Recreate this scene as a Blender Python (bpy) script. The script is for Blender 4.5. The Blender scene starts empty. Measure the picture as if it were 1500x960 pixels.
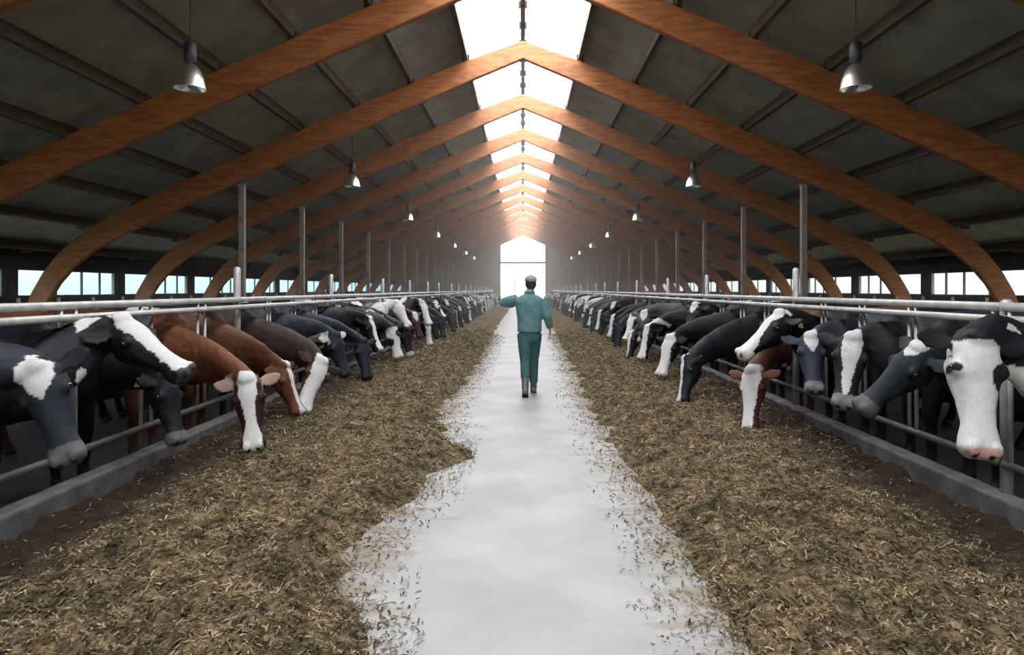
import bpy, math, random
import numpy as np
from mathutils import Vector, Matrix, noise as mnoise

random.seed(7)
RNG = np.random.default_rng(7)
S = bpy.context.scene
COL = S.collection

# ------------------------------------------------------------------ camera
cam = bpy.data.cameras.new('camera')
cam.sensor_width = 36.0; cam.sensor_fit = 'HORIZONTAL'
cam.lens = 24.0                       # 1000 px over 1500 px
cam.shift_x = -16/1500; cam.shift_y = -56/1500
cam.clip_start = 0.05; cam.clip_end = 500
cam_o = bpy.data.objects.new('camera', cam)
cam_o.location = (0, 0, 1.6); cam_o.rotation_euler = (math.pi/2, 0, 0)
COL.objects.link(cam_o); S.camera = cam_o

# ------------------------------------------------------------------ world / exposure
SKY_STRENGTH = 13.0
w = bpy.data.worlds.new('overcast_sky'); S.world = w; w.use_nodes = True
nt = w.node_tree; bg = nt.nodes['Background']
tc = nt.nodes.new('ShaderNodeTexCoord'); sp = nt.nodes.new('ShaderNodeSeparateXYZ')
rp = nt.nodes.new('ShaderNodeValToRGB')
nt.links.new(tc.outputs['Generated'], sp.inputs[0]); nt.links.new(sp.outputs['Z'], rp.inputs[0])
rp.color_ramp.elements[0].color = (.22, .23, .24, 1); rp.color_ramp.elements[0].position = .0
rp.color_ramp.elements[1].color = (.98, .99, 1.0, 1); rp.color_ramp.elements[1].position = .25
nt.links.new(rp.outputs[0], bg.inputs[0])
bg.inputs[1].default_value = SKY_STRENGTH
S.view_settings.view_transform = 'Standard'; S.view_settings.look = 'None'
S.view_settings.gamma = 1; S.view_settings.use_curve_mapping = False
S.view_settings.exposure = 0.0
try:
    S.cycles.use_denoising = True; S.cycles.max_bounces = 6; S.cycles.diffuse_bounces = 3
    S.cycles.transparent_max_bounces = 8; S.cycles.sample_clamp_indirect = 6
except Exception: pass

# ------------------------------------------------------------------ materials
def mat(name, col, rough=.6, metal=0.0, col2=None, scale=5.0, bump=0.0, bscale=40.0, detail=4, stretch=(1,1,1), lo=.35, hi=.65, sheen=0, spec=.5):
    m = bpy.data.materials.new(name); m.use_nodes = True
    t = m.node_tree; b = t.nodes['Principled BSDF']
    b.inputs['Base Color'].default_value = (*col, 1); b.inputs['Roughness'].default_value = rough
    b.inputs['Metallic'].default_value = metal; b.inputs['Specular IOR Level'].default_value = spec
    if sheen: b.inputs['Sheen Weight'].default_value = sheen
    if col2 or bump:
        tc = t.nodes.new('ShaderNodeTexCoord'); mp = t.nodes.new('ShaderNodeMapping')
        mp.inputs['Scale'].default_value = stretch
        t.links.new(tc.outputs['Object'], mp.inputs[0])
    if col2:
        n = t.nodes.new('ShaderNodeTexNoise'); n.inputs['Scale'].default_value = scale; n.inputs['Detail'].default_value = detail
        r = t.nodes.new('ShaderNodeValToRGB')
        r.color_ramp.elements[0].color = (*col, 1); r.color_ramp.elements[0].position = lo
        r.color_ramp.elements[1].color = (*col2, 1); r.color_ramp.elements[1].position = hi
        t.links.new(mp.outputs[0], n.inputs[0]); t.links.new(n.outputs[0], r.inputs[0]); t.links.new(r.outputs[0], b.inputs['Base Color'])
    if bump:
        n = t.nodes.new('ShaderNodeTexNoise'); n.inputs['Scale'].default_value = bscale; n.inputs['Detail'].default_value = 3
        u = t.nodes.new('ShaderNodeBump'); u.inputs['Strength'].default_value = bump; u.inputs['Distance'].default_value = .02
        t.links.new(mp.outputs[0], n.inputs[0]); t.links.new(n.outputs[0], u.inputs['Height']); t.links.new(u.outputs[0], b.inputs['Normal'])
    return m

def pane_mat(name, tint, clear, trans=.9):
    m = bpy.data.materials.new(name); m.use_nodes = True; t = m.node_tree
    t.nodes.remove(t.nodes['Principled BSDF']); out = t.nodes['Material Output']
    a = t.nodes.new('ShaderNodeBsdfTransparent'); a.inputs[0].default_value = (*tint, 1)
    b = t.nodes.new('ShaderNodeBsdfTranslucent'); b.inputs[0].default_value = (*[c*trans for c in tint], 1)
    x = t.nodes.new('ShaderNodeMixShader'); x.inputs[0].default_value = 1-clear
    t.links.new(a.outputs[0], x.inputs[1]); t.links.new(b.outputs[0], x.inputs[2]); t.links.new(x.outputs[0], out.inputs[0])
    return m

def attr_mat(name, rough=.55, bump=.25, bscale=90, sheen=.0, spec=.3):
    m = bpy.data.materials.new(name); m.use_nodes = True; t = m.node_tree; b = t.nodes['Principled BSDF']
    a = t.nodes.new('ShaderNodeAttribute'); a.attribute_name = 'coat'
    n = t.nodes.new('ShaderNodeTexNoise'); n.inputs['Scale'].default_value = bscale; n.inputs['Detail'].default_value = 3
    tc = t.nodes.new('ShaderNodeTexCoord'); mp = t.nodes.new('ShaderNodeMapping'); mp.inputs['Scale'].default_value = (1, 1, .4)
    t.links.new(tc.outputs['Object'], mp.inputs[0]); t.links.new(mp.outputs[0], n.inputs[0])
    mx = t.nodes.new('ShaderNodeMix'); mx.data_type = 'RGBA'; mx.blend_type = 'MULTIPLY'; mx.inputs[0].default_value = .35
    t.links.new(a.outputs['Color'], mx.inputs[6]); t.links.new(n.outputs['Fac'], mx.inputs[7]); t.links.new(mx.outputs[2], b.inputs['Base Color'])
    u = t.nodes.new('ShaderNodeBump'); u.inputs['Strength'].default_value = bump; u.inputs['Distance'].default_value = .01
    t.links.new(n.outputs['Fac'], u.inputs['Height']); t.links.new(u.outputs[0], b.inputs['Normal'])
    b.inputs['Roughness'].default_value = rough; b.inputs['Specular IOR Level'].default_value = spec
    if sheen: b.inputs['Sheen Weight'].default_value = sheen
    return m

def straw_mat(name):
    m = bpy.data.materials.new(name); m.use_nodes = True; t = m.node_tree; b = t.nodes['Principled BSDF']
    g = t.nodes.new('ShaderNodeNewGeometry'); r = t.nodes.new('ShaderNodeValToRGB')
    t.links.new(g.outputs['Random Per Island'], r.inputs[0]); t.links.new(r.outputs[0], b.inputs['Base Color'])
    e = r.color_ramp.elements
    e[0].color = (.04, .028, .014, 1); e[0].position = 0
    e[1].color = (.36, .29, .19, 1); e[1].position = 1
    for p, c in ((.3, (.09, .065, .035)), (.55, (.16, .12, .07)), (.8, (.23, .18, .11))):
        k = e.new(p); k.color = (*c, 1)
    b.inputs['Roughness'].default_value = .85; b.inputs['Specular IOR Level'].default_value = .15
    return m

M = {}
M['aisle'] = mat('pale_swept_concrete', (.255, .247, .240), .6, 0, (.345, .337, .331), 1.6, .12, 60, 8, lo=.3, hi=.7)
M['alley'] = mat('dirty_wet_concrete', (.022, .019, .016), .7, 0, (.045, .04, .034), 3, .3, 30)
M['kerb'] = mat('worn_kerb_concrete', (.055, .05, .046), .7, 0, (.12, .112, .105), 6, .3, 30)
M['glulam'] = mat('orange_glulam_timber', (.23, .072, .018), .6, 0, (.37, .135, .04), 3, .15, 8, 5, (1, 6, 6))
M['purlin'] = mat('brown_purlin_timber', (.045, .03, .02), .7, 0, (.08, .055, .038), 4, .1, 10, 4, (4, .4, 4))
M['panel'] = mat('grey_fibre_cement_sheet', (.24, .226, .195), .9, 0, (.33, .315, .272), 1.6, .12, 12)
M['wallp'] = mat('dark_stained_boarding', (.022, .017, .014), .8, 0, (.04, .032, .026), 3, .2, 10, 4, (1, 1, .3))
M['gable'] = mat('brown_gable_boarding', (.20, .14, .105), .8, 0, (.30, .215, .16), 3, .2, 10, 4, (1, 1, .3))
M['galv'] = mat('galvanised_steel', (.34, .33, .315), .5, .35, (.48, .465, .45), 8, .05, 30)
M['post'] = mat('grey_steel_post', (.20, .17, .15), .6, .2, (.28, .24, .21), 5, .05, 20)
M['dark_rail'] = mat('dark_steel_rail', (.05, .045, .04), .6, .2, (.09, .08, .07), 6)  # bottom rail steel, darker than the upper rails
M['mull'] = mat('dark_window_bar', (.12, .13, .14), .6)
M['sky_pane'] = pane_mat('skylight_polycarbonate', (.96, .98, 1.0), .55)
M['win_pane_l'] = pane_mat('bluish_window_sheet', (.60, .69, .72), .8, .25)
M['win_pane_r'] = pane_mat('clear_window_sheet', (.68, .68, .665), .8, .25)
M['coat'] = attr_mat('cow_coat', .62, .25, 90, 0, .22)
M['eye'] = mat('wet_dark_eye', (.008, .006, .005), .1, 0, (.02, .012, .01), 20, spec=.8)
M['tag'] = mat('yellow_plastic_tag', (.80, .72, .20), .5, 0, (.86, .80, .32), 12)
M['tagw'] = mat('pale_plastic_tag', (.72, .74, .62), .5, 0, (.8, .8, .7), 12)
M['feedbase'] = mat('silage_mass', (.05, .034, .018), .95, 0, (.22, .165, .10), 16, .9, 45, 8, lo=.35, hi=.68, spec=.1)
M['straw'] = straw_mat('chopped_silage_strand')
def clumpy(m, bc_from, scale, lo, hi, amount, kerb_shade=False):
    """patches of darker, wetter feed; residue gets darker and damp close to the kerb"""
    t = m.node_tree; b = t.nodes['Principled BSDF']; tc = t.nodes.new('ShaderNodeTexCoord')
    n = t.nodes.new('ShaderNodeTexNoise'); n.inputs['Scale'].default_value = scale; n.inputs['Detail'].default_value = 5
    r = t.nodes.new('ShaderNodeValToRGB'); r.color_ramp.elements[0].position = lo; r.color_ramp.elements[1].position = hi
    r.color_ramp.elements[0].color = (*[amount]*2, amount*.9, 1); r.color_ramp.elements[1].color = (1.12, 1.1, 1.05, 1)
    t.links.new(tc.outputs['Object'], n.inputs[0]); t.links.new(n.outputs[0], r.inputs[0])
    mx = t.nodes.new('ShaderNodeMix'); mx.data_type = 'RGBA'; mx.blend_type = 'MULTIPLY'; mx.inputs[0].default_value = 1
    src = b.inputs['Base Color'].links[0].from_socket
    t.links.new(src, mx.inputs[6]); t.links.new(r.outputs[0], mx.inputs[7]); t.links.new(mx.outputs[2], b.inputs['Base Color'])
    if kerb_shade:  # kerb shadow painted in: base colour darkens outwards over the thin residue
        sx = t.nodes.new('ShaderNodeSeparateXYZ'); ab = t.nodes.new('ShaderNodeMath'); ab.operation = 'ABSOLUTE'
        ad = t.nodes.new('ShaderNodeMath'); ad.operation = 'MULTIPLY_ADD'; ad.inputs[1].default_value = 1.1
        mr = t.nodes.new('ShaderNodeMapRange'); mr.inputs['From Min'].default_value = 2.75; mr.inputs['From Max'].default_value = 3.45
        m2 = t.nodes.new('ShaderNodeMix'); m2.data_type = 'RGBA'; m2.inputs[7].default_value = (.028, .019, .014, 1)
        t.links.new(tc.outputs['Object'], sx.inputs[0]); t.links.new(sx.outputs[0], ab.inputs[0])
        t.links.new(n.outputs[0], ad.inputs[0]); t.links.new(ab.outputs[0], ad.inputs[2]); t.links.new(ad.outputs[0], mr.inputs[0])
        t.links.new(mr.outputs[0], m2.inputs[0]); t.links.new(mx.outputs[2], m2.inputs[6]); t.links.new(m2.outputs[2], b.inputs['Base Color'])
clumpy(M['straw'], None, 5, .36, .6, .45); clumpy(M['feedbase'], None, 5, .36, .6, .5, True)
def dusty_edges(m):
    t = m.node_tree; b = t.nodes['Principled BSDF']; src = b.inputs['Base Color'].links[0].from_socket
    tc = t.nodes.new('ShaderNodeTexCoord'); mp = t.nodes.new('ShaderNodeMapping'); mp.inputs['Scale'].default_value = (.7, 3, 1)
    n = t.nodes.new('ShaderNodeTexNoise'); n.inputs['Scale'].default_value = 2.2; n.inputs['Detail'].default_value = 7
    sx = t.nodes.new('ShaderNodeSeparateXYZ'); ab = t.nodes.new('ShaderNodeMath'); ab.operation = 'ABSOLUTE'
    ad = t.nodes.new('ShaderNodeMath'); ad.operation = 'MULTIPLY_ADD'; ad.inputs[1].default_value = 1.5
    mr = t.nodes.new('ShaderNodeMapRange'); mr.inputs['From Min'].default_value = 1.42; mr.inputs['From Max'].default_value = 1.75; mr.inputs['To Max'].default_value = .85
    m2 = t.nodes.new('ShaderNodeMix'); m2.data_type = 'RGBA'; m2.inputs[7].default_value = (.21, .165, .12, 1)
    t.links.new(tc.outputs['Object'], mp.inputs[0]); t.links.new(mp.outputs[0], n.inputs[0]); t.links.new(tc.outputs['Object'], sx.inputs[0]); t.links.new(sx.outputs[0], ab.inputs[0])
    t.links.new(n.outputs[0], ad.inputs[0]); t.links.new(ab.outputs[0], ad.inputs[2]); t.links.new(ad.outputs[0], mr.inputs[0])
    t.links.new(mr.outputs[0], m2.inputs[0]); t.links.new(src, m2.inputs[6]); t.links.new(m2.outputs[2], b.inputs['Base Color'])
dusty_edges(M['aisle'])
M['alu'] = mat('spun_aluminium', (.86, .85, .82), .28, 1.0, (.92, .91, .88), 5)
M['black'] = mat('black_lamp_housing', (.015, .014, .013), .5, 0, (.03, .028, .026), 9)
M['globe'] = mat('frosted_lamp_glass', (.22, .27, .24), .2, 0, (.28, .33, .30), 9, spec=.6)
M['jacket'] = mat('teal_work_cloth', (.07, .165, .178), .8, 0, (.10, .21, .222), 9, .5, 14, sheen=.1)
M['trouser'] = mat('dark_teal_work_cloth', (.028, .085, .093), .85, 0, (.045, .115, .122), 9, .5, 14)
M['skin'] = mat('skin', (.46, .27, .19), .5, 0, (.52, .31, .22), 20)
M['hair'] = mat('dark_hair', (.018, .013, .012), .6, 0, (.03, .024, .02), 60, .5, 120)
M['cap'] = mat('grey_knit_cap', (.24, .235, .24), .9, 0, (.32, .31, .32), 50, .4, 100)
M['boot'] = mat('grey_green_rubber', (.06, .075, .07), .5, 0, (.10, .115, .105), 15)
M['sole'] = mat('black_rubber_sole', (.012, .012, .012), .6, 0, (.02, .02, .02), 15)
M['field'] = mat('pale_field', (.30, .33, .22), .9, 0, (.42, .42, .33), .3)

# ------------------------------------------------------------------ mesh helpers
class MB:
    def __init__(s): s.v = []; s.f = []
    def add(s, vs, fs):
        o = len(s.v); s.v.extend([tuple(v) for v in vs]); s.f.extend([tuple(i+o for i in f) for f in fs]); return s
    def box(s, x0, x1, y0, y1, z0, z1):
        return s.add([(x0,y0,z0),(x1,y0,z0),(x1,y1,z0),(x0,y1,z0),(x0,y0,z1),(x1,y0,z1),(x1,y1,z1),(x0,y1,z1)],
                     [(0,3,2,1),(4,5,6,7),(0,1,5,4),(1,2,6,5),(2,3,7,6),(3,0,4,7)])
    def loft(s, rings, cap=True):
        n = len(rings[0]); vs = [p for r in rings for p in r]; fs = []
        for k in range(len(rings)-1):
            for i in range(n):
                j = (i+1) % n
                fs.append((k*n+i, k*n+j, (k+1)*n+j, (k+1)*n+i))
        if cap:
            fs.append(tuple(range(n-1, -1, -1))); fs.append(tuple(range((len(rings)-1)*n, len(rings)*n)))
        return s.add(vs, fs)
    def tube(s, pts, r, n=10, flat=1.0):
        pts = [Vector(p) for p in pts]; rs = r if hasattr(r, '__len__') else [r]*len(pts)
        rings = []; u = None
        for k, p in enumerate(pts):
            t = (pts[min(k+1, len(pts)-1)] - pts[max(k-1, 0)]).normalized()
            if u is None:
                a = Vector((0, 0, 1)) if abs(t.z) < .9 else Vector((1, 0, 0))
                u = t.cross(a).normalized()
            else: u = (u - t*u.dot(t)).normalized()
            v = t.cross(u)
            rings.append([p + rs[k]*(math.cos(2*math.pi*i/n)*u + flat*math.sin(2*math.pi*i/n)*v) for i in range(n)])
        return s.loft(rings)
    def ball(s, c, r, n=12, mtx=None):
        r = r if hasattr(r, '__len__') else (r, r, r); rings = []
        c = Vector(c)
        for k in range(n//2+1):
            a = math.pi*(k+.02 if k == 0 else (k-.02 if k == n//2 else k))/(n//2)
            ring = [Vector((r[0]*math.sin(a)*math.cos(2*math.pi*i/n), r[1]*math.sin(a)*math.sin(2*math.pi*i/n), r[2]*math.cos(a))) for i in range(n)]
            if mtx is not None: ring = [mtx @ p for p in ring]
            rings.append([c+p for p in ring])
        return s.loft(rings)
    def mesh(s, name, m=None, smooth=False):
        me = bpy.data.meshes.new(name); me.from_pydata(s.v, [], s.f); me.update()
        import bmesh
        b = bmesh.new(); b.from_mesh(me); bmesh.ops.recalc_face_normals(b, faces=b.faces); b.to_mesh(me); b.free()
        if smooth: me.polygons.foreach_set('use_smooth', [True]*len(me.polygons))
        if m is not None: me.materials.append(m)
        return me
    def build(s, name, m, parent=None, smooth=False, loc=None, bevel=0):
        o = bpy.data.objects.new(name, s.mesh(name, m, smooth)); COL.objects.link(o)
        if parent is not None: o.parent = parent
        if loc is not None: o.location = loc
        if bevel:
            b = o.modifiers.new('bevel', 'BEVEL'); b.width = bevel; b.segments = 2; b.limit_method = 'ANGLE'
        return o

def remeshed(mb, voxel, smooth_it=3, name='body', adapt=0):
    o = bpy.data.objects.new(name, mb.mesh(name)); COL.objects.link(o)
    r = o.modifiers.new('r', 'REMESH'); r.mode = 'VOXEL'; r.voxel_size = voxel; r.adaptivity = adapt
    if smooth_it:
        s_ = o.modifiers.new('s', 'SMOOTH'); s_.factor = .5; s_.iterations = smooth_it
    dg = bpy.context.evaluated_depsgraph_get(); dg.update()
    me = bpy.data.meshes.new_from_object(o.evaluated_get(dg))
    old = o.data; bpy.data.objects.remove(o); bpy.data.meshes.remove(old)
    me.name = name
    me.polygons.foreach_set('use_smooth', [True]*len(me.polygons))
    return me

def empty(name, loc, rz=0):
    o = bpy.data.objects.new(name, None); COL.objects.link(o); o.location = loc; o.rotation_euler = (0, 0, rz)
    o.empty_display_size = .2; return o
def tag(o, label, cat, group=None):
    o['label'] = label; o['category'] = cat
    if group: o['group'] = group
    return o
def struct(o): o['kind'] = 'structure'; return o
def dup(root):
    c = root.copy(); COL.objects.link(c)
    for ch in root.children:
        d = ch.copy(); COL.objects.link(d); d.parent = c
        for g in ch.children:
            e = g.copy(); COL.objects.link(e); e.parent = d
    return c
ORD = ['nearest','second','third','fourth','fifth','sixth','seventh','eighth','ninth','tenth','eleventh','twelfth','thirteenth','fourteenth','fifteenth','sixteenth','seventeenth','eighteenth','nineteenth','twentieth','twenty-first','twenty-second','twenty-third','twenty-fourth','twenty-fifth','twenty-sixth','twenty-seventh','twenty-eighth','twenty-ninth','thirtieth','thirty-first','thirty-second','thirty-third','thirty-fourth','thirty-fifth','thirty-sixth']
def nth(i): return ORD[i] if i == 0 else ORD[i]

# ------------------------------------------------------------------ layout
Y0, Y1 = -16.6, 81.0            # ends of the barn
D1, BAY = 13.1, 4.9             # nearest arch in view, bay
FRAMES = [D1 + BAY*k for k in range(-5, 14)]
WX = 13.5; KX = 3.2
def zc(x): return 7.97 - .43*abs(x)       # beam centre line
def ztop(x): return zc(x) + .33

# ------------------------------------------------------------------ floor, outside, walls, roof
struct(MB().box(-KX, KX, Y0, Y1+2, -.2, 0).build('floor', M['aisle']))
struct(MB().box(-WX-.2, -KX, Y0, Y1, -.2, 0).build('floor_alley_left', M['alley']))
struct(MB().box(KX, WX+.2, Y0, Y1, -.2, 0).build('floor_alley_right', M['alley']))
struct(MB().box(-160, 160, -120, 260, -.35, -.22).build('ground_outside', M['field']))

for side, sn in ((-1, 'left'), (1, 'right')):
    m = MB(); a, b = sorted((side*WX, side*(WX+.14)))
    m.box(a, b, Y0, Y1, 0, .22); m.box(a, b, Y0, Y1, 1.22, 1.40); m.box(a, b, Y0, Y1, 2.16, 3.0)
    for y in FRAMES: m.box(a-.03, b+.03, y-.22, y+.22, .22, 2.16)
    m.box(a, b, Y0, FRAMES[0]-.22, .22, 2.16); m.box(a, b, FRAMES[-1]+.22, Y1, .22, 2.16)
    struct(m.build('wall_'+sn, M['wallp']))
n = 0
for side, sn in ((-1, 'left'), (1, 'right')):
    for k in range(len(FRAMES)-1):
        y0, y1 = FRAMES[k]+.22, FRAMES[k+1]-.22; n += 1
        x = side*(WX+.07)
        m = MB()
        L = y1-y0
        for z0, z1 in ((.22, 1.22), (1.40, 2.16)):
            m.box(x-.03, x+.03, y0, y1, z0, z0+.04); m.box(x-.03, x+.03, y0, y1, z1-.04, z1)
            m.box(x-.03, x+.03, y0, y0+.05, z0+.04, z1-.04); m.box(x-.03, x+.03, y1-.05, y1, z0+.04, z1-.04)
        wf = struct(m.build('window_%d' % n, M['mull']))
        for z0, z1 in ((.26, 1.18), (1.44, 2.12)):
            for q in (.36, .62, .82):
                MB().box(x-.025, x+.025, y0+L*q-.03, y0+L*q+.03, z0, z1).build('mullion', M['mull'], wf)
            MB().box(x-.004, x+.004, y0+.05, y1-.05, z0, z1).build('pane', M['win_pane_l' if side < 0 else 'win_pane_r'], wf)

# roof sheets (sit on the purlins), one slope each side, opening under the skylight
for side, sn in ((-1, 'left'), (1, 'right')):
    m = MB(); x0, x1 = 1.5, 14.3; N = 10
    def rz(x): return ztop(x)+.2
    ys = [Y0-.3, Y1+.3]
    vs = []; fs = []
    # long corrugated-look sheets: small laps every 1.45 m of slope
    xs = [1.5+1.45*k for k in range(9)]+[14.3]
    for k in range(len(xs)-1):
        xa, xb = xs[k], xs[k+1]+.08
        za, zb = rz(xa)+.03, rz(xb)
        pa, pb = side*xa, side*xb
        m.add([(pa,ys[0],za),(pb,ys[0],zb),(pb,ys[1],zb),(pa,ys[1],za),(pa,ys[0],za+.04),(pb,ys[0],zb+.04),(pb,ys[1],zb+.04),(pa,ys[1],za+.04)],
              [(0,1,2,3),(4,7,6,5),(0,4,5,1),(1,5,6,2),(2,6,7,3),(3,7,4,0)])
    struct(m.build('ceiling_'+sn, M['panel']))

# skylight over the ridge
m = MB()
zr, ze = ztop(0)+.42, ztop(1.5)+.26
ny = 74
ylist = np.linspace(Y0-.3, Y1+.3, ny+1)
for y in ylist:
    for sd in (-1, 1):
        xa, xb = 0, sd*1.56
        m.add([(xa,y-.02,zr-.05),(xb,y-.02,ze-.05),(xb,y+.02,ze-.05),(xa,y+.02,zr-.05),(xa,y-.02,zr+.01),(xb,y-.02,ze+.01),(xb,y+.02,ze+.01),(xa,y+.02,zr+.01)],
              [(0,1,2,3),(4,7,6,5),(0,4,5,1),(1,5,6,2),(2,6,7,3),(3,7,4,0)])
sk = struct(m.build('window_skylight', mat('white_glazing_bar', (.6, .6, .6), .5)))
for sd in (-1, 1):
    MB().add([(0,Y0-.3,zr+.02),(sd*1.6,Y0-.3,ze+.02),(sd*1.6,Y1+.3,ze+.02),(0,Y1+.3,zr+.02)], [(0,1,2,3)]).build('pane', M['sky_pane'], sk)
m = MB().box(-.06, .06, Y0-.3, Y1+.3, zr-.18, zr-.03)
for k in range(ny):
    y = ylist[k]+.5; m.box(-.11, .11, y-.03, y+.03, zr-.21, zr-.03)
tag(m.build('ridge_rail', M['black']), 'thin dark rail running along the ridge under the white skylight', 'rail')

# gable walls
def gable(name, y, door_hw, door_h, matl):
    m = MB(); t = .15
    m.box(-WX, -door_hw, y, y+t, 0, 2.9); m.box(door_hw, WX, y, y+t, 0, 2.9)
    # sloped upper part in two pieces either side of the glazed opening
    for sd in (-1, 1):
        P = [(sd*WX, 2.9), (sd*door_hw, 2.9), (sd*door_hw, ztop(door_hw)+.24), (sd*WX, ztop(WX)+.24)]
        vs = [(x, y, z) for x, z in P]+[(x, y+t, z) for x, z in P]
        m.add(vs, [(0,1,2,3),(7,6,5,4),(0,4,5,1),(1,5,6,2),(2,6,7,3),(3,7,4,0)])
    return struct(m.build(name, matl))
gable('wall_far', Y1-1.0, 2.75, 4.7, M['gable'])
gable('wall_back', Y0+.3, 2.75, 4.7, M['gable'])
for nm, y in (('door_1', Y1-.95), ('door_back_fill', Y0+.4)):  # the unseen back door is an opening added for front fill light
    m = MB(); m.box(-2.75, 2.75, y-.05, y+.1, 4.62, 4.82); m.box(-2.75, -2.62, y-.05, y+.1, 0, 4.62); m.box(2.62, 2.75, y-.05, y+.1, 0, 4.62)
    for xx in (-2.68, 2.68): m.box(xx-.07, xx+.07, y-.05, y+.1, 4.82, 6.9)
    for sd in (-1, 1):
        m.add([(0,y,8.2),(sd*2.75,y,7.05),(sd*2.75,y+.1,7.05),(0,y+.1,8.2),(0,y,8.36),(sd*2.75,y,7.21),(sd*2.75,y+.1,7.21),(0,y+.1,8.36)],
              [(0,1,2,3),(4,7,6,5),(0,4,5,1),(1,5,6,2),(2,6,7,3),(3,7,4,0)])
    d = struct(m.build(nm, M['mull']))
    MB().box(-1.02, -.92, y, y+.06, 0, 4.62).build('door_post', M['mull'], d)
    MB().add([(-2.62,y+.03,4.82),(2.62,y+.03,4.82),(2.62,y+.03,7.0),(0,y+.03,8.2),(-2.62,y+.03,7.0)], [(0,1,2,3,4)]).build('pane', M['win_pane_r'], d)

# ------------------------------------------------------------------ purlins
for side, sn in ((-1, 'left'), (1, 'right')):
    for k in range(9):
        x = 1.5+1.45*k; z = ztop(x)
        hw = .05
        m = MB().box(side*x-hw, side*x+hw, Y0, Y1-1.05, z-.02, z+.205)
        for y in FRAMES: m.box(side*x-.09, side*x+.09, y-.07, y+.07, z-.10, z+.12)   # steel shoes on the beams
        o = m.build('roof_purlin', M['purlin'])
        tag(o, ('%s dark timber purlin from the skylight under the %s roof slope' % ('first' if k == 0 else nth(k), sn)), 'purlin', 'roof purlins')

# ------------------------------------------------------------------ glulam arches
CURVE = [(0,7.90),(1.5,7.32),(4,6.25),(7,4.96),(9,4.08),(10,3.6),(10.8,3.22),(11.5,2.8),(12.0,2.38),(12.4,1.9),(12.7,1.4),(12.9,.9),(13.05,.25)]
def arch_mesh(side):
    P = [Vector((x, 0, z)) for x, z in CURVE]; rings = []
    for k, p in enumerate(P):
        if k == 0: nrm = Vector((0, 0, 1)); hh = .235
        else:
            t = (P[min(k+1, len(P)-1)]-P[k-1]).normalized(); nrm = Vector((-t.z, 0, t.x)); hh = (.22, .265, .295, .305, .305, .305, .30)[k] if k < 7 else .28-.012*(k-7)
            if k == len(P)-1: nrm = Vector((1, 0, 0))
        a, b = p-nrm*hh, p+nrm*hh
        # chamfered rectangle section
        c = .02; q = .085
        rings.append([Vector((side*v.x, yy, v.z)) for v, yy in ((a+nrm*0, -q+c), (a+nrm*c, -q), (b-nrm*c, -q), (b, -q+c), (b, q-c), (b-nrm*c, q), (a+nrm*c, q), (a, q-c))])
    return MB().loft(rings)
ab = {sd: arch_mesh(sd).mesh('glulam', M['glulam']) for sd in (-1, 1)}
foot = {}
for sd in (-1, 1):
    foot[sd] = MB().box(min(sd*12.72, sd*13.36), max(sd*12.72, sd*13.36), -.2, .2, 0, .5).mesh('plinth', M['kerb'])
vis = [y for y in FRAMES if y > 5]
for y in FRAMES:
    for sd, sn in ((-1, 'left'), (1, 'right')):
        o = bpy.data.objects.new('glulam_arch', ab[sd]); COL.objects.link(o); o.location = (0, y, 0)
        for nm, me in (('footing', foot[sd]),):
            c = bpy.data.objects.new(nm, me); COL.objects.link(c); c.parent = o
        if y > 12:
            i = round((y-D1)/BAY)
            tag(o, '%s orange glulam half arch from the camera, %s roof slope' % (nth(i), sn), 'beam', 'glulam arches')
        else:
            tag(o, 'glulam half arch behind or above the camera, %s slope' % sn, 'beam', 'arches out of frame')

# ------------------------------------------------------------------ steel posts under arches
pm = MB(); pm.box(-.07, .07, -.07, .07, 0, 4.37).box(-.12, .12, -.12, .12, 0, .015).box(-.11, .11, -.10, .10, 4.35, 4.37)
pme = pm.mesh('post', M['post'])
for y in FRAMES:
    for sd, sn in ((-1, 'left'), (1, 'right')):
        if y < 15: continue
        o = bpy.data.objects.new('steel_post', pme); COL.objects.link(o); o.location = (sd*7.4, y, 0)
        i = round((y-D1)/BAY)-1
        tag(o, '%s grey steel post from the camera holding up the %s roof' % (nth(i), sn), 'post', 'posts under the arches')

# ------------------------------------------------------------------ hanging lamps
def lamp_proto():
    r = empty('barn_lamp', (0, 0, 0))
    MB().tube([(0,0,.95),(0,0,1.98)], .008, 6).build('cord', M['black'], r)
    MB().tube([(0,0,.60),(0,0,.66),(0,0,.92),(0,0,.96)], [.05,.09,.09,.04], 16).build('ballast_housing', M['black'], r, True)
    prof = [(.06,.60),(.10,.58),(.155,.50),(.20,.38),(.225,.24),(.228,.23),(.215,.24),(.19,.37),(.145,.49),(.09,.57),(.05,.585)]
    MB().loft([[(q*math.cos(2*math.pi*i/32), q*math.sin(2*math.pi*i/32), z) for i in range(32)] for q, z in prof]).build('reflector', M['alu'], r, True)
    MB().ball((0,0,.36), (.06,.06,.13), 14).build('bulb', M['globe'], r, True)
    return r
lp = lamp_proto(); first = True
for k in range(7):
    y = 10.3+9.8*k
    for sd, sn in ((-1, 'left'), (1, 'right')):
        o = lp if first else dup(lp); first = False
        x = sd*5.0 + (.08 if sd > 0 else .1)
        o.location = (sd*5.02, y, ztop(5.0)+.20-1.96)
        tag(o, '%s aluminium bell lamp from the camera hanging under the %s roof slope' % (nth(k), sn), 'lamp', 'hanging barn lamps')

# ------------------------------------------------------------------ kerbs
for sd, sn in ((-1, 'left'), (1, 'right')):
    m = MB(); a, b = sorted((sd*KX, sd*(KX+.16)))
    y = Y0+1
    while y < Y1-1.2:
        m.box(a, b, y, min(y+3.88, Y1-1.2), 0, .20); y += 3.9
    struct(m.build('trim_kerb_'+sn, M['kerb'], bevel=.02))

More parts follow.
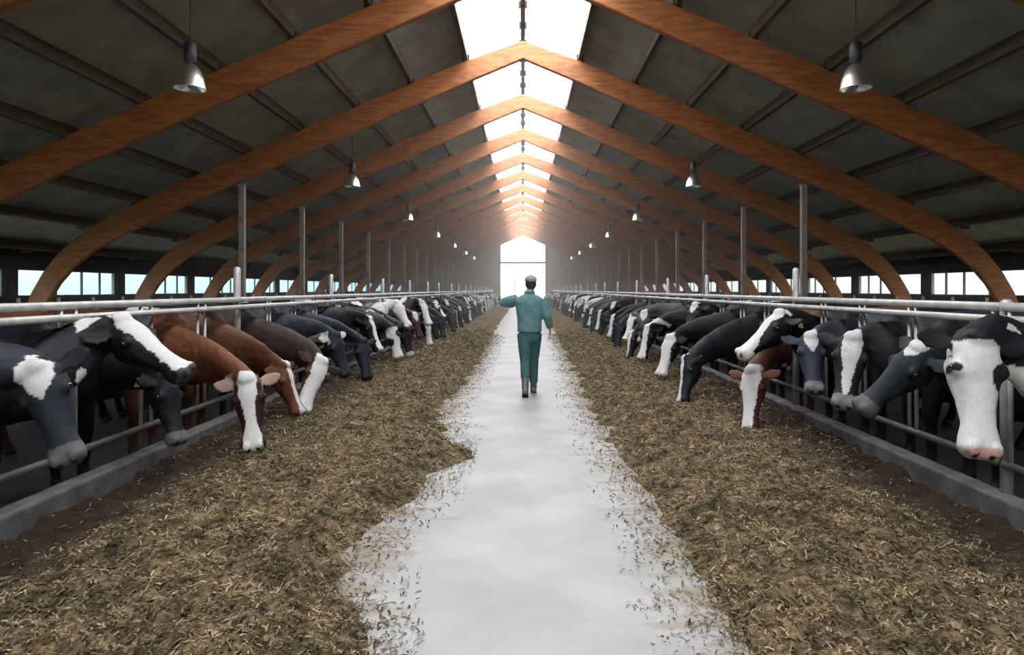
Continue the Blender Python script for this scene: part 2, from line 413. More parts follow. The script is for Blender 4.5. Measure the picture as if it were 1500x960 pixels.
# ------------------------------------------------------------------ feed fences
SEC = 3.9
def fence_section(sd, slots, y0, SEC, first_lab):
    r = empty('feed_fence', (sd*(KX+.10), y0, 0)); ph = 1.84 if y0 > 6 else 1.51
    MB().tube([(0,0.02,1.48),(0,SEC-.02,1.48)], .032, 10).build('top_rail', M['galv'], r, True)
    MB().tube([(-sd*.05,0.005,1.395),(-sd*.05,SEC-.005,1.395)], .028, 10).build('second_rail', M['galv'], r, True)
    MB().tube([(0,0.02,.40),(0,SEC-.02,.40)], .028, 10).build('bottom_rail', M['dark_rail'], r, True)
    MB().tube([(sd*.03,0,.2),(sd*.03,0,ph),(sd*.03,0,ph+.02)], [.04,.04,.02], 12).build('post', M['galv'], r, True)
    for q in slots:
        MB().tube([(0,q,.40),(0,q,1.46)], .017, 8).build('upright', M['galv'], r, True)
    return tag(r, first_lab, 'fence', 'feed fence sections')

# cow bodies: slot centres along each row (nearest first)
LEFT_S  = [3.35, 4.45, 5.45, 6.5, 7.5, 8.4, 9.3, 10.3, 11.3, 12.4, 13.5, 14.85, 15.75, 16.7]
RIGHT_S = [4.05, 5.35, 6.2, 7.05, 7.9, 8.75, 9.7, 10.8, 11.8, 12.9, 14.0, 15.1, 16.2]
def far_slots(y):
    out = []
    while y < 77: out.append(y); y += random.choice([.82, .9, .95, 1.0, 1.3])
    return out
FAR_L, FAR_R = far_slots(17.7), far_slots(17.3)
for sd, sn, slots in ((-1, 'left', LEFT_S+FAR_L), (1, 'right', RIGHT_S+FAR_R)):
    mids = [(a+b)/2 for a, b in zip(slots[:-1], slots[1:]) if b-a > .7]
    bounds = [.2]+[min(mids, key=lambda q: abs(q-(.2+SEC*k))) for k in range(1, 20)]
    for k, (ya, yb) in enumerate(zip(bounds[:-1], bounds[1:])):
        ups = []
        for a, b in zip(slots[:-1], slots[1:]):
            mid = (a+b)/2
            for q in ((mid-.05, mid+.05) if b-a < .93 else (mid-.08, mid+.08)):
                if ya+.07 < q < yb-.07 and not (sd > 0 and 8.0 < q < 8.6): ups.append(q-ya)
        if ya < 2.5: ups += [.9, 1.1, 1.9, 2.1] if sd < 0 else [.9, 1.1, 1.9, 2.1, 3.0, 3.2]
        fence_section(sd, ups, ya, yb-ya, '%s section of galvanised feed fence from the camera, %s row' % (nth(k), sn))

# ------------------------------------------------------------------ cubicle dividers behind the cows
def cub_proto(sd):
    r = empty('cubicle_divider', (0, 0, 0))
    MB().tube([(0,0,0),(0,0,1.42)], .035, 10).build('upright', M['galv'], r, True)
    pts = [(0,0,1.22),(-sd*.9,0,1.22),(-sd*1.5,0,1.16),(-sd*1.68,0,.98),(-sd*1.68,0,.75),(-sd*1.5,0,.55),(-sd*.9,0,.5),(0,0,.45)]
    MB().tube(pts, .028, 10).build('loop', M['galv'], r, True)
    return r
for sd, sn in ((-1, 'left'), (1, 'right')):
    pr = cub_proto(sd); first = True; y = 9.0; k = 0
    while y < 62:
        o = pr if first else dup(pr); first = False
        o.location = (sd*10.2, y, 0)
        if k < 30: lab = '%s galvanised cubicle divider loop from the camera, behind the %s cow row' % (nth(k), sn)
        else: lab = 'distant galvanised cubicle divider loop far down behind the %s cow row' % sn
        tag(o, lab, 'stall divider', 'cubicle dividers %s side' % sn)
        y += 1.2; k += 1
    m = MB().tube([(sd*9.1,8.6,1.30),(sd*9.1,62,1.30)], .03, 8)
    tag(m.build('neck_rail', M['galv'], None, True), 'long galvanised neck rail across the stalls on the %s' % sn, 'rail')
    # bedding step the stalls stand on is part of the setting
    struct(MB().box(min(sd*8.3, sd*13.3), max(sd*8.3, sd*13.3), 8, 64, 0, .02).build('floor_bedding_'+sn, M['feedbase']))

# ------------------------------------------------------------------ feed (silage) along both sides
EDGE_L = [(2.2,-.62),(3.12,-.64),(3.67,-.92),(4.5,-.99),(5.0,-.83),(5.8,-.73),(6.3,-.50),(6.8,-.52),(7.6,-.86),(9.1,-1.05),(11.8,-.92),(18.6,-.95),(28,-1.03),(80,-1.1)]
EDGE_R = [(2.2,.95),(3.12,.93),(3.94,.92),(5.06,.93),(6.25,.87),(9.1,.86),(11,.90),(13.2,.98),(24,1.15),(80,1.15)]
def edge(sd, y):
    E = EDGE_L if sd < 0 else EDGE_R
    return abs(np.interp(y, [e[0] for e in E], [e[1] for e in E]))
def vnoise(x, y, s, seed):
    return mnoise.noise(Vector((x*s, y*s, seed)))
def feed_h(sd, x, y):
    ax = abs(x); e = edge(sd, y)
    e += .16*vnoise(0, y, 1.6, 3+sd) + .10*vnoise(x*.8, y, 5.0, 9+sd)
    s = (ax-e)
    far = min(max((y-5.5)/3.5, 0), 1)
    outer = .05*(1-far)+.17*far
    t = min(max(s/.45, 0), 1); t = t*t*(3-2*t)
    h = t*.13
    u = min(max((ax-2.1)/.9, 0), 1); u = u*u*(3-2*u)
    h = h*(1-u)+min(h, 1)*0+u*outer*t if True else h
    h += t*(.055*vnoise(x, y, 3.2, 21)+.05*vnoise(x, y, 8.0, 5)+.02*vnoise(x, y, 17.0, 8)+.014*abs(vnoise(x, y, 24.0, 5)))
    # thin scatter of crumbs beyond the edge
    if s < .12:
        h = max(h, 0) - .012*min(max((.12-s)/.12, 0), 1.0)*2
        h += .010*max(vnoise(x*.35, y, 13, 33), 0)*(1 if s > -.35 else 0)
    return h
def feed(sd, sn):
    xs = np.concatenate([np.arange(.30, 3.2, .03), [3.199]])
    ys = [2.0]; 
    while ys[-1] < Y1-1.6: ys.append(ys[-1]+min(.025+.004*max(ys[-1]-3, 0), .35))
    vs = []; fs = []; nx = len(xs)
    for y in ys:
        for x in xs: vs.append((sd*x, y, feed_h(sd, sd*x, y)))
    Z = np.array([v[2] for v in vs]).reshape(len(ys), nx)
    for j in range(len(ys)-1):
        for i in range(nx-1):
            if Z[j:j+2, i:i+2].max() < -.002: continue
            a = j*nx+i; q = (a, a+1, a+nx+1, a+nx)
            fs.append(q if sd > 0 else q[::-1])
    me = bpy.data.meshes.new('silage'); me.from_pydata(vs, [], fs); me.update()
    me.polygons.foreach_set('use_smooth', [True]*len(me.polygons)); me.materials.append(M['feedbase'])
    o = bpy.data.objects.new('silage_heap', me); COL.objects.link(o); o['kind'] = 'stuff'
    tag(o, 'long bank of chopped brown silage along the %s kerb' % sn, 'feed')
    # loose strands
    N = 90000
    u = RNG.random(N); y = 2.2+ (u**1.7)*22.0
    x = .45+RNG.random(N)*2.72
    V = []; F = []; c = 0
    for k in range(N):
        e = edge(sd, y[k]) + .16*vnoise(0, y[k], 1.6, 3+sd) + .10*vnoise(sd*x[k]*.8, y[k], 5.0, 9+sd)
        s = x[k]-e
        if s < -.35: continue
        if s < .1 and random.random() > .10+.8*max((s+.35)/.45, 0)**2: continue
        if x[k] > 2.45 and random.random() < (.93 if y[k] < 6 else .6)*min((x[k]-2.45)/.35, 1): continue
        h = max(feed_h(sd, sd*x[k], y[k]), 0)
        L = random.uniform(.006, .024)*(1+.05*y[k]); wd = random.uniform(.0015, .0042)*(1+.07*y[k])
        a = random.random()*6.283; tl = random.uniform(-.35, .6)
        d = Vector((math.cos(a)*math.cos(tl), math.sin(a)*math.cos(tl), math.sin(tl))); sdv = Vector((-math.sin(a), math.cos(a), random.uniform(-.5, .5)))
        p = Vector((sd*x[k], y[k], h+.004+random.random()*.014)); q = p+d*L+Vector((0, 0, random.uniform(-.006, .006)))
        r = q+d*L*.7-Vector((0, 0, .006))
        if abs(r.x) > 3.18: continue
        V += [p-sdv*wd, p+sdv*wd, q+sdv*wd, q-sdv*wd, r+sdv*wd*.6, r-sdv*wd*.6]
        F += [(c, c+1, c+2, c+3), (c+3, c+2, c+4, c+5)]; c += 6
    me = bpy.data.meshes.new('strands'); me.from_pydata([tuple(v) for v in V], [], F); me.update(); me.materials.append(M['straw'])
    s_ = bpy.data.objects.new('loose_strands', me); COL.objects.link(s_); s_.parent = o; s_['kind'] = 'stuff'
feed(-1, 'left'); feed(1, 'right')

# ------------------------------------------------------------------ cows
BLACK = (.007, .008, .011); BROWN = (.13, .042, .018); WHITE = (.62, .61, .60); GREY = (.16, .16, .17); PINK = (.55, .34, .30)
def ering(c, side, up, hw, zt, zb, n=22, pw=2.3):
    """closed section around c: half width hw, reaches up by zt, down by zb"""
    out = []
    for i in range(n):
        a = 2*math.pi*i/n; ca, sa = math.cos(a), math.sin(a)
        x = math.copysign(abs(ca)**(2/pw), ca)*hw; z = math.copysign(abs(sa)**(2/pw), sa)
        z = z*(zt if z > 0 else zb)
        out.append(c+side*x+up*z)
    return out
HEAD = [(-.06,.06,-.02,-.13),(-.015,.095,.014,-.18),(.05,.112,.03,-.225),(.12,.126,.032,-.25),(.18,.130,.022,-.258),(.24,.116,.006,-.245),(.31,.096,-.006,-.212),(.38,.084,-.012,-.182),(.45,.083,-.016,-.166),(.51,.094,-.016,-.162),(.56,.104,-.020,-.160),(.595,.094,-.032,-.150),(.62,.058,-.055,-.128)]
def cow_mesh(name, P, Mz, nrm, voxel, coat, seed, body_scale=1.0, legs=True):
    """P poll, Mz muzzle tip in cow coordinates (forward +X). Returns mesh, head matrix, scale."""
    P = Vector(P); Mz = Vector(Mz); X = (Mz-P); L = X.length; X.normalize(); s = min(max(L/.63, .86), 1.08)
    Zn = Vector(nrm); Zn = (Zn-X*Zn.dot(X)).normalized(); Y = Zn.cross(X)
    R = Matrix((X, Y, Zn)).transposed()
    def H(x, y, z): return P+R @ Vector((x*s, y*s, z*s))
    mb = MB()
    # torso
    T = [(.10,.07,1.12,.84),(.03,.17,1.24,.70),(-.08,.235,1.33,.63),(-.22,.27,1.385,.59),(-.42,.295,1.385,.56),(-.75,.36,1.365,.49),(-1.1,.385,1.375,.48),(-1.35,.345,1.405,.55),(-1.55,.30,1.40,.68),(-1.72,.23,1.37,.78),(-1.83,.12,1.30,.88)]
    rings = [ering(Vector((x, 0, (zt+zb)/2)), Vector((0,1,0)), Vector((0,0,1)), hw, (zt-zb)/2, (zt-zb)/2, 26, 2.25) for x, hw, zt, zb in T]
    mb.loft(rings)
    # legs
    if legs:
        for sy in (-1, 1):
            mb.tube([(-.16,sy*.17,1.0),(-.15,sy*.19,.78),(-.13,sy*.17,.60),(-.12,sy*.165,.44),(-.13,sy*.165,.38),(-.14,sy*.165,.17),(-.135,sy*.165,.11),(-.10,sy*.165,.05),(-.08,sy*.165,.0)], [.14,.12,.08,.062,.055,.042,.05,.055,.065], 14)
            mb.tube([(-1.52,sy*.17,1.12),(-1.46,sy*.22,.92),(-1.42,sy*.21,.74),(-1.52,sy*.19,.60),(-1.66,sy*.175,.49),(-1.66,sy*.17,.42),(-1.60,sy*.17,.18),(-1.585,sy*.17,.11),(-1.55,sy*.17,.05),(-1.53,sy*.17,.0)], [.20,.19,.15,.10,.065,.055,.043,.05,.055,.062], 14)
        mb.ball((-1.25,0,.56), (.24,.18,.16), 14)
        for sx in (-1.18,-1.32):
            for sy in (-.08, .08): mb.tube([(sx,sy,.45),(sx,sy,.36)], [.02,.014], 8)
        mb.tube([(-1.78,0,1.34),(-1.90,0,1.22),(-1.93,0,.9),(-1.93,0,.6),(-1.93,0,.5),(-1.92,0,.36)], [.05,.035,.025,.024,.05,.02], 10)
    for sy in (-1, 1):
        mb.ball((-.24, sy*.215, 1.10), (.15,.075,.27), 14)              # shoulder blade
        mb.ball((-.10, sy*.15, .92), (.13,.10,.16), 12)                 # point of shoulder
        mb.ball((-1.38, sy*.27, 1.30), (.07,.06,.05), 10)               # hip bone
    # neck
    Ht = H(.02, 0, -.105)
    N0 = Vector((-.22, 0, 1.04))
    d = (Ht-N0); dl = d.length
    C1 = N0+Vector((dl*.42, d.y*.05, d.z*.12-(.16 if P.z > 1.27 else 0)))
    C2 = Ht - (X*.55 + (N0-Ht).normalized()*-.6).normalized()*dl*.30
    rings = []; K = 13
    for k in range(K):
        t = k/(K-1)
        p = N0*(1-t)**3+C1*3*t*(1-t)**2+C2*3*t*t*(1-t)+Ht*t**3
        tn = ((C1-N0)*(1-t)**2+(C2-C1)*2*t*(1-t)+(Ht-C2)*t*t).normalized()
        sd_ = Vector((0,1,0)).lerp(Y, t*t*(3-2*t)); sd_ = (sd_-tn*sd_.dot(tn)).normalized(); up = tn.cross(sd_)
        hw = .215*(1-t)+.092*s*t-.03*math.sin(math.pi*t); hz = .33*(1-t)**1.2+.125*s*(1-(1-t)**1.2)
        rings.append(ering(p, sd_, up, hw, hz*(1-.06*math.sin(math.pi*t)), hz*(1.05+.22*math.sin(math.pi*min(t*1.15, 1))), 22, 2.0))
    mb.loft(rings)
    # head
    rings = [ering(H(x, 0, (zt+zb)/2*1.0), Y, Zn, hw*s*(1.0), (zt-zb)/2*s, (zt-zb)/2*s, 24, 2.35) for x, hw, zt, zb in HEAD]
    # narrow the jaw side of each section
    for rg, (x, hw, zt, zb) in zip(rings, HEAD):
        mid = H(x, 0, (zt+zb)/2)
        for i, p in enumerate(rg):
            l = (p-mid); zl = l.dot(Zn); yl = l.dot(Y)
            if zl < 0 and .1 < x < .5: rg[i] = p - Y*yl*(.42*min(-zl/(abs(zb-zt)/2*s), 1))
    mb.loft(rings)
    for sy in (-1, 1):
        mb.ball(H(.13, sy*.062, -.185), (.075*s,.035*s,.065*s), 12, R)   # jaw angle
        mb.tube([H(.20, sy*.10, -.075), H(.33, sy*.085, -.095), H(.46, sy*.06, -.10)], [.024*s,.020*s,.014*s], 8)  # cheek ridge
    mb.ball(H(.0,0,.005), (.06*s,.075*s,.05*s), 12, R)           # poll tuft
    for sy in (-1, 1):
        mb.ball(H(.165, sy*.110, -.035), (.048*s,.032*s,.036*s), 12, R)      # brow
        mb.ball(H(.57, sy*.052, -.045), (.045*s,.040*s,.036*s), 12, R)     # nostril pads
        # ear: leaf, from the side of the poll outwards and a little back/down
        E0 = H(.035, sy*.085, -.055); E1 = H(-.015, sy*.29, -.075)
        er = []
        ax = (E1-E0); al = ax.length; ax.normalize(); upv = (X-ax*X.dot(ax)).normalized(); thn = ax.cross(upv)
        for q, hw in ((0,.028),(.12,.036),(.35,.062),(.6,.066),(.82,.045),(.96,.018)):
            c = E0+ax*al*q - Zn*.02*math.sin(q*3.1)
            er.append(ering(c, upv, thn, hw*s, .013, .013, 14, 2.0))
        mb.loft(er)
    me = remeshed(mb, voxel, 2 if voxel < .02 else 1, 'cow_body')
    # small unevenness of hide, ribs and muscle
    nrm_ = np.empty(len(me.vertices)*3); me.vertices.foreach_get('normal', nrm_); nrm_ = nrm_.reshape(-1, 3)
    co = np.empty(len(me.vertices)*3); me.vertices.foreach_get('co', co); co = co.reshape(-1, 3)
    hh = ((co-np.array(P)) @ np.array(R))/s
    for i in range(len(co)):
        x, y, z = co[i]; hd = hh[i, 0] > -.04 and x > .12
        a = .004 if hd else .013
        d = a*mnoise.noise(Vector((x*6, y*6, z*6+seed))) + (.0025 if hd else .005)*mnoise.noise(Vector((x*17, y*17, z*17-seed)))
        if -1.25 < x < -.45 and .6 < z < 1.2: d += .006*math.sin(x*46)*min(abs(y)/.3, 1)
        if not hd and x > -.05: d += .0012*math.sin((x*1.3+z*.5)*60+2*mnoise.noise(Vector((x*3, y*3, z*3))))*max(0, min(1, (1.25-z)*3))
        if z > .08: co[i] += nrm_[i]*d
    me.vertices.foreach_set('co', co.ravel()); me.update()
    # coat colours from rest coordinates
    nv = len(me.vertices); co = np.empty(nv*3); me.vertices.foreach_get('co', co); co = co.reshape(-1, 3)
    Rn = np.array(R); hl = (co-np.array(P)) @ Rn / s
    base = np.array(coat.get('base', BLACK)); col = np.tile(base, (nv, 1)).astype(float)
    thr = coat.get('body', .22); bw = coat.get('blaze', None)
    for i in range(nv):
        x, y, z = co[i]; hx, hy, hz = hl[i]
        wob = .18*mnoise.noise(Vector((hx*18, hy*18, seed)))
        head = hx > -.08 and abs(hy) < .34 and -.32 < hz < .1 and x > .12
        c = None
        if head:
            if abs(hy) > .115 and hx < .10:                      # ears
                c = coat.get('ear', None)
            elif coat.get('white_face') and hx > .02 and hx < .7:
                c = WHITE
            if bw and c is None and abs(hy) < .125:
                w_ = np.interp(hx, [b[0] for b in bw], [b[1] for b in bw])*(1+wob)
                if hz > coat.get('depth', -.11) and abs(hy) < w_: c = WHITE
            for px, py, pr in coat.get('patch', ()):
                if (hx-px)**2+(hy-py)**2*1.2 < (pr*(1+wob))**2 and hz > -.2: c = tuple(base)
            if hx > .50+.02*wob and abs(hy) < .12: 
                mc = coat.get('muzzle', None)
                if mc is not None: c = mc
            if hx > .57 and coat.get('nose') is not None and hz > -.12 and abs(hy) < .085: c = coat['nose']
            if .585 < hx < .66 and .025 < abs(hy) < .055 and -.075 < hz < -.03: c = (.02,.012,.012)
            if hx > .42 and -.125 < hz < -.112 and hx < .66: c = tuple(np.array(c if c else base)*.35)
        else:
            nz = mnoise.noise(Vector((x*1.5+seed*3.1, y*.9, z*1.4-seed)))+.35*mnoise.noise(Vector((x*5, y*5+seed, z*5)))
            if nz > thr+.12: c = WHITE
            if x < .2 and z < .20+.06*nz and coat.get('socks', False): c = WHITE
            if z < .06: c = (.05,.045,.04)
            if x < -1.85 and z < .62: c = WHITE
        if c is None:
            k_ = 1+.45*mnoise.noise(Vector((x*4+seed, y*4, z*4)))
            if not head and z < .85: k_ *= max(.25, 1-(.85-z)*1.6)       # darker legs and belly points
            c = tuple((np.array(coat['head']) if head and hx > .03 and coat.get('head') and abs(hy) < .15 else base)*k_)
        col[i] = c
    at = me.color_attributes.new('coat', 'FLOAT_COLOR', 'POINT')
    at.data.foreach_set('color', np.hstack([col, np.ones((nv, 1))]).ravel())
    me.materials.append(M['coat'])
    return me, R, P, s

def cow_parts(root, R, P, s, tags=(1,), tagm='tag'):
    for sy in (-1, 1):
        c = P+R @ Vector((.168*s, sy*.134*s, -.045*s))
        MB().ball(c, (.024*s,.016*s,.020*s), 10, R).build('eye', M['eye'], root, True)
    for sy in tags:
        c = P+R @ Vector((-.02*s, sy*.20*s, -.088*s)); down = R @ Vector((0, 0, -1))
        a = R @ Vector((0, 1, 0)); b = (R @ Vector((.0, 0, -1))*.6+Vector((0, 0, -1))*.6).normalized(); nn = a.cross(b).normalized(); a = b.cross(nn)
        m = MB(); w1, w2, hh, th = .020, .032, .085, .004
        c = c + nn*.012 - Vector((0,0,.0))
        vs = []
        for k in (-1, 1):
            for u, v in ((-w1, 0), (w1, 0), (w2, hh*.45), (w2, hh), (-w2, hh), (-w2, hh*.45)):
                vs.append(c+a*u+b*v+nn*th*k)
        m.add(vs, [(0,1,2,3,4,5), (11,10,9,8,7,6)]+[(i, (i+1) % 6+0, (i+1) % 6+6, i+6) for i in range(6)])
        m.build('ear_tag', M[tagm], root)

def to_local(sd, y0, p):
    # left row looks towards +X (rz 0), right row towards -X (rz pi)
    if sd < 0: return Vector((p[0]-(-(KX+.28)), p[1]-y0, p[2]))
    return Vector((-(p[0]-(KX+.28)), -(p[1]-y0), p[2]))
def wdir(sd, v): return Vector(v) if sd < 0 else Vector((-v[0], -v[1], v[2]))

B_WIDE = [(-.05,.05),(.05,.06),(.15,.05),(.3,.055),(.5,.07),(.7,.09)]
B_TRI = [(-.05,.06),(.04,.075),(.12,.055),(.2,.0),(.7,0)]
B_HEART = [(-.05,.02),(-.0,.085),(.08,.09),(.15,.05),(.21,.0),(.7,0)]
B_LINE = [(-.05,.03),(.1,.035),(.3,.028),(.5,.03),(.7,.09)]
B_BIG = [(-.05,.08),(.05,.10),(.2,.085),(.35,.09),(.5,.12),(.7,.12)]
B_HALF = [(-.05,.06),(.05,.085),(.15,.07),(.3,.045),(.45,.03),(.6,.0)]
# side, body slot y, poll (world), muzzle (world), face normal (world), coat, tags, label
NEAR = [
 (-1, 3.35, (-2.83,3.95,1.15), (-2.58,3.84,.60), (.15,-1,.35), dict(blaze=B_HEART, muzzle=(.10,.10,.11), body=.5, base=(.013,.017,.024)), (), 'black cow at the left picture edge with a white heart-shaped forehead patch, head lowered'),
 (-1, 4.45, (-3.0,5.1,1.37), (-2.40,5.02,1.00), (.35,-.35,1), dict(blaze=[(-.05,.05),(.05,.085),(.2,.07),(.35,.06),(.5,.07),(.58,.09),(.62,.03)], nose=(.05,.05,.05), body=.5, depth=-.06), (1,-1), 'big black cow on the left, head level, white stripe down its nose'),
 (-1, 5.45, (-2.98,5.75,.86), (-2.78,5.62,.33), (1,-.35,.3), dict(muzzle=(.12,.12,.13), body=.6), (-1,), 'black cow with grey muzzle and yellow ear tag feeding below the level-headed one, left row'),
 (-1, 6.5, (-2.52,6.22,.78), (-2.38,6.02,.17), (.25,-1,.3), dict(base=BROWN, head=(.028,.011,.008), blaze=[(-.05,.06),(.03,.085),(.12,.075),(.25,.05),(.38,.045),(.5,.075),(.7,.1)], patch=(), ear=(.35,.24,.2), body=.9), (1,-1), 'red-brown cow with bright white blaze facing the camera while eating, left row'),
 (-1, 7.5, (-2.75,7.9,.72), (-2.50,7.85,.16), (.9,-.3,.4), dict(base=(.10,.034,.016), blaze=B_LINE, muzzle=None, body=.5), (1,), 'dark brown cow with a thin white face line just beyond the white-blazed brown one'),
 (-1, 8.4, (-2.45,8.35,.72), (-2.56,7.95,.13), (.7,-.8,.3), dict(base=(.03,.014,.01), head=(.06,.025,.015), blaze=B_BIG, body=.35), (), 'brown cow with wide pale face turned back to the kerb, left row'),
 (-1, 9.3, (-2.66,9.75,.95), (-2.45,9.7,.36), (.9,-.5,.3), dict(body=.5, base=(.018,.022,.034), ear=(.5,.48,.45)), (), 'blue-black cow with pale hanging ears feeding, left row'),
 (-1, 10.3, (-2.55,10.9,.78), (-2.4,10.75,.18), (.7,-.8,.3), dict(body=.4, base=(.016,.02,.03)), (), 'plain black cow with head right down, behind the pale-eared one in left row'),
 (-1, 11.3, (-2.72,12.1,1.08), (-2.45,12.0,.52), (.8,-.3,.5), dict(blaze=B_WIDE, body=.5), (), 'black cow with white stripe on its brow and head half raised, left row'),
 (-1, 12.4, (-2.62,13.6,.86), (-2.42,13.5,.20), (.45,-1,.3), dict(white_face=True, base=(.02,.02,.022), ear=(.02,.02,.02), patch=((.15,.10,.07),(.28,-.1,.08)), nose=PINK, body=.1), (), 'mostly white faced cow eating below the raised white head, left row'),
 (-1, 14.85, (-2.85,15.25,1.32), (-2.50,15.1,.74), (.35,-1,.3), dict(white_face=True, base=(.6,.58,.55), nose=PINK, ear=(.72,.68,.64), body=-.3), (), 'white cow with raised head and ears spread, left row'),
 (-1, 15.75, (-2.6,16.4,1.0), (-2.4,16.3,.45), (.6,-.7,.3), dict(base=(.07,.035,.03), blaze=B_TRI, body=.5), (), 'dark brown cow with white forehead spot, left row beyond the white one'),
 (-1, 13.5, (-2.5,14.6,.75), (-2.35,14.5,.16), (.6,-.8,.3), dict(body=.4, muzzle=(.35,.33,.33)), (), 'black cow with grey muzzle in the feed just before the raised white head'),
 (-1, 16.7, (-2.55,17.3,1.28), (-2.3,17.1,.72), (.6,-.8,.4), dict(blaze=B_BIG, body=.2), (), 'black and white cow with raised blazed head farthest of the near left group'),

 (1, 4.05, (2.55,3.80,1.33), (2.46,3.60,.70), (-.10,-1,.35), dict(white_face=True, blaze=None, patch=((.20,.115,.085),(.165,-.125,.026)), nose=PINK, ear=BLACK, body=.45), (), 'cow at the right picture edge with large white face and pink nose'),
 (1, 5.35, (3.07,5.30,1.15), (2.60,5.42,.66), (-.55,-.35,.8), dict(base=(.012,.017,.022), blaze=[(-.05,.05),(.0,.075),(.07,.06),(.11,0),(.7,0)], muzzle=(.10,.10,.10), body=.6), (1,), 'large black cow in profile facing left with a small white crown patch, right row'),
 (1, 6.2, (3.02,6.25,1.16), (2.82,6.02,.54), (-.5,-1,.3), dict(blaze=B_HALF, base=(.02,.016,.018), body=.3, muzzle=(.2,.19,.19)), (), 'cow with long white wedge on its face behind the large black profile, right row'),
 (1, 7.05, (2.95,7.0,1.12), (2.87,6.66,.60), (-.2,-1,.5), dict(base=(.025,.03,.042), blaze=B_TRI, muzzle=(.15,.15,.17), body=.5), (-1,), 'blue-black cow with a white triangle on its forehead, right row'),
 (1, 7.9, (2.80,7.45,1.34), (2.24,7.32,.90), (-.55,-.2,1), dict(blaze=[(-.05,.07),(.05,.08),(.15,.055),(.3,.06),(.42,.08),(.5,.12),(.7,.12)], depth=-.075, nose=(.62,.55,.52), muzzle=WHITE, body=.4), (1,), 'black cow stretching its head out level with bright white nose stripe, right row'),
 (1, 8.75, (2.52,7.55,.70), (2.38,7.30,.08), (-.8,-.9,.3), dict(base=(.14,.06,.035), head=(.06,.018,.011), blaze=[(-.05,.085),(.05,.11),(.2,.09),(.35,.06),(.5,.05),(.7,.06)], ear=(.14,.05,.03), body=.8), (), 'red-brown cow with pinkish white blaze and nose in the feed, right row'),
 (1, 9.7, (2.20,9.25,.66), (2.02,9.0,.10), (-1,-.35,.2), dict(blaze=B_LINE, muzzle=None, body=.5), (), 'black cow with narrow white blaze reaching far out over the feed, right row'),
 (1, 10.8, (2.38,11.1,.82), (2.10,10.85,.14), (-1,-.8,.2), dict(blaze=B_BIG, body=.45), (), 'black cow with broad white face and dark cheek, muzzle in the feed, right row'),
 (1, 11.8, (2.90,11.5,1.34), (2.66,11.3,.86), (-.7,-.7,.5), dict(base=(.03,.028,.03), blaze=B_TRI, body=.2), (), 'dark cow with raised head and white forehead patch behind broad-faced one, right row'),
 (1, 12.9, (2.45,13.4,.86), (2.25,13.2,.25), (-.7,-.8,.2), dict(blaze=B_WIDE, body=.35), (), 'black cow with white face stripe and nose low, right row'),
 (1, 14.0, (2.52,14.2,1.12), (2.4,13.9,.50), (-.4,-1,.3), dict(base=(.07,.07,.072), blaze=B_TRI, muzzle=(.3,.3,.3), body=.3), (), 'speckled grey-faced cow with white brow triangle, right row'),
 (1, 15.1, (2.30,14.6,.66), (2.16,14.4,.12), (-1,-.4,.2), dict(blaze=B_HALF, body=.4), (), 'black cow with white nose edge feeding in front of the speckled grey face'),
 (1, 16.2, (2.6,16.2,.98), (2.35,15.95,.42), (-.8,-.7,.3), dict(blaze=B_BIG, body=.1), (), 'white faced cow farthest of the near right group'),
]
for i, (sd, y0, P, Mz, nr, coat, tags, lab) in enumerate(NEAR):
    p, q, nn = to_local(sd, y0, P), to_local(sd, y0, Mz), wdir(sd, nr)
    vox = .0135 if y0 < 8 else (.018 if y0 < 12 else .022)
    me, R, PP, s = cow_mesh('cow', p, q, nn, vox, coat, i*1.7+.3)
    o = bpy.data.objects.new('cow', me); COL.objects.link(o)
    o.location = (sd*(KX+.28), y0, 0); o.rotation_euler = (0, 0, 0 if sd < 0 else math.pi)
    cow_parts(o, R, PP, s, tags)
    tag(o, lab, 'cow', 'cows at the feed fence')

# farther cows: a herd of ten kinds of pose and coat, each placed as a cow of its own
PROTO = []
specs = [
 ((.95,-.1,.80),(1.12,-.2,.20),(.9,-.5,.2), dict(body=.35), 'black', 'head down'),
 ((.92,.15,.85),(1.08,.05,.24),(.7,-.8,.2), dict(blaze=B_WIDE, body=.3), 'black and white', 'head down'),
 ((.75,-.05,1.15),(1.02,-.2,.60),(.7,-.8,.4), dict(blaze=B_TRI, body=.3), 'black', 'head half raised'),
 ((1.0,.0,.75),(1.15,-.1,.15),(.8,-.6,.2), dict(blaze=B_BIG, body=.1), 'black and white', 'head down'),
 ((.98,.1,.78),(1.12,.1,.18),(1,-.2,.2), dict(base=(.08,.03,.018), blaze=B_LINE, body=.5), 'brown', 'head down'),
 ((.64,.0,1.20),(1.0,-.15,.72),(.6,-.5,.8), dict(body=.25, blaze=B_WIDE), 'black and white', 'head raised'),
 ((1.05,-.1,.74),(1.18,-.25,.14),(.7,-.8,.2), dict(body=.5, base=(.02,.023,.03)), 'blue-black', 'head down'),
 ((.85,.1,1.0),(1.05,.0,.42),(.8,-.5,.3), dict(white_face=True, base=(.3,.28,.27), body=-.1), 'pale', 'head lowered'),
]
for k, (p, q, nn, coat, cn, hn) in enumerate(specs):
    for mir in (1, -1):       # right row sees the camera on its other side
        pp = (p[0], p[1]*mir, p[2]); qq = (q[0], q[1]*mir, q[2]); n2 = (nn[0], nn[1]*mir, nn[2])
        me, R, PP, s = cow_mesh('cow', pp, qq, n2, .03, coat, 50+k*2.3+mir)
        PROTO.append((me, mir, cn, hn))
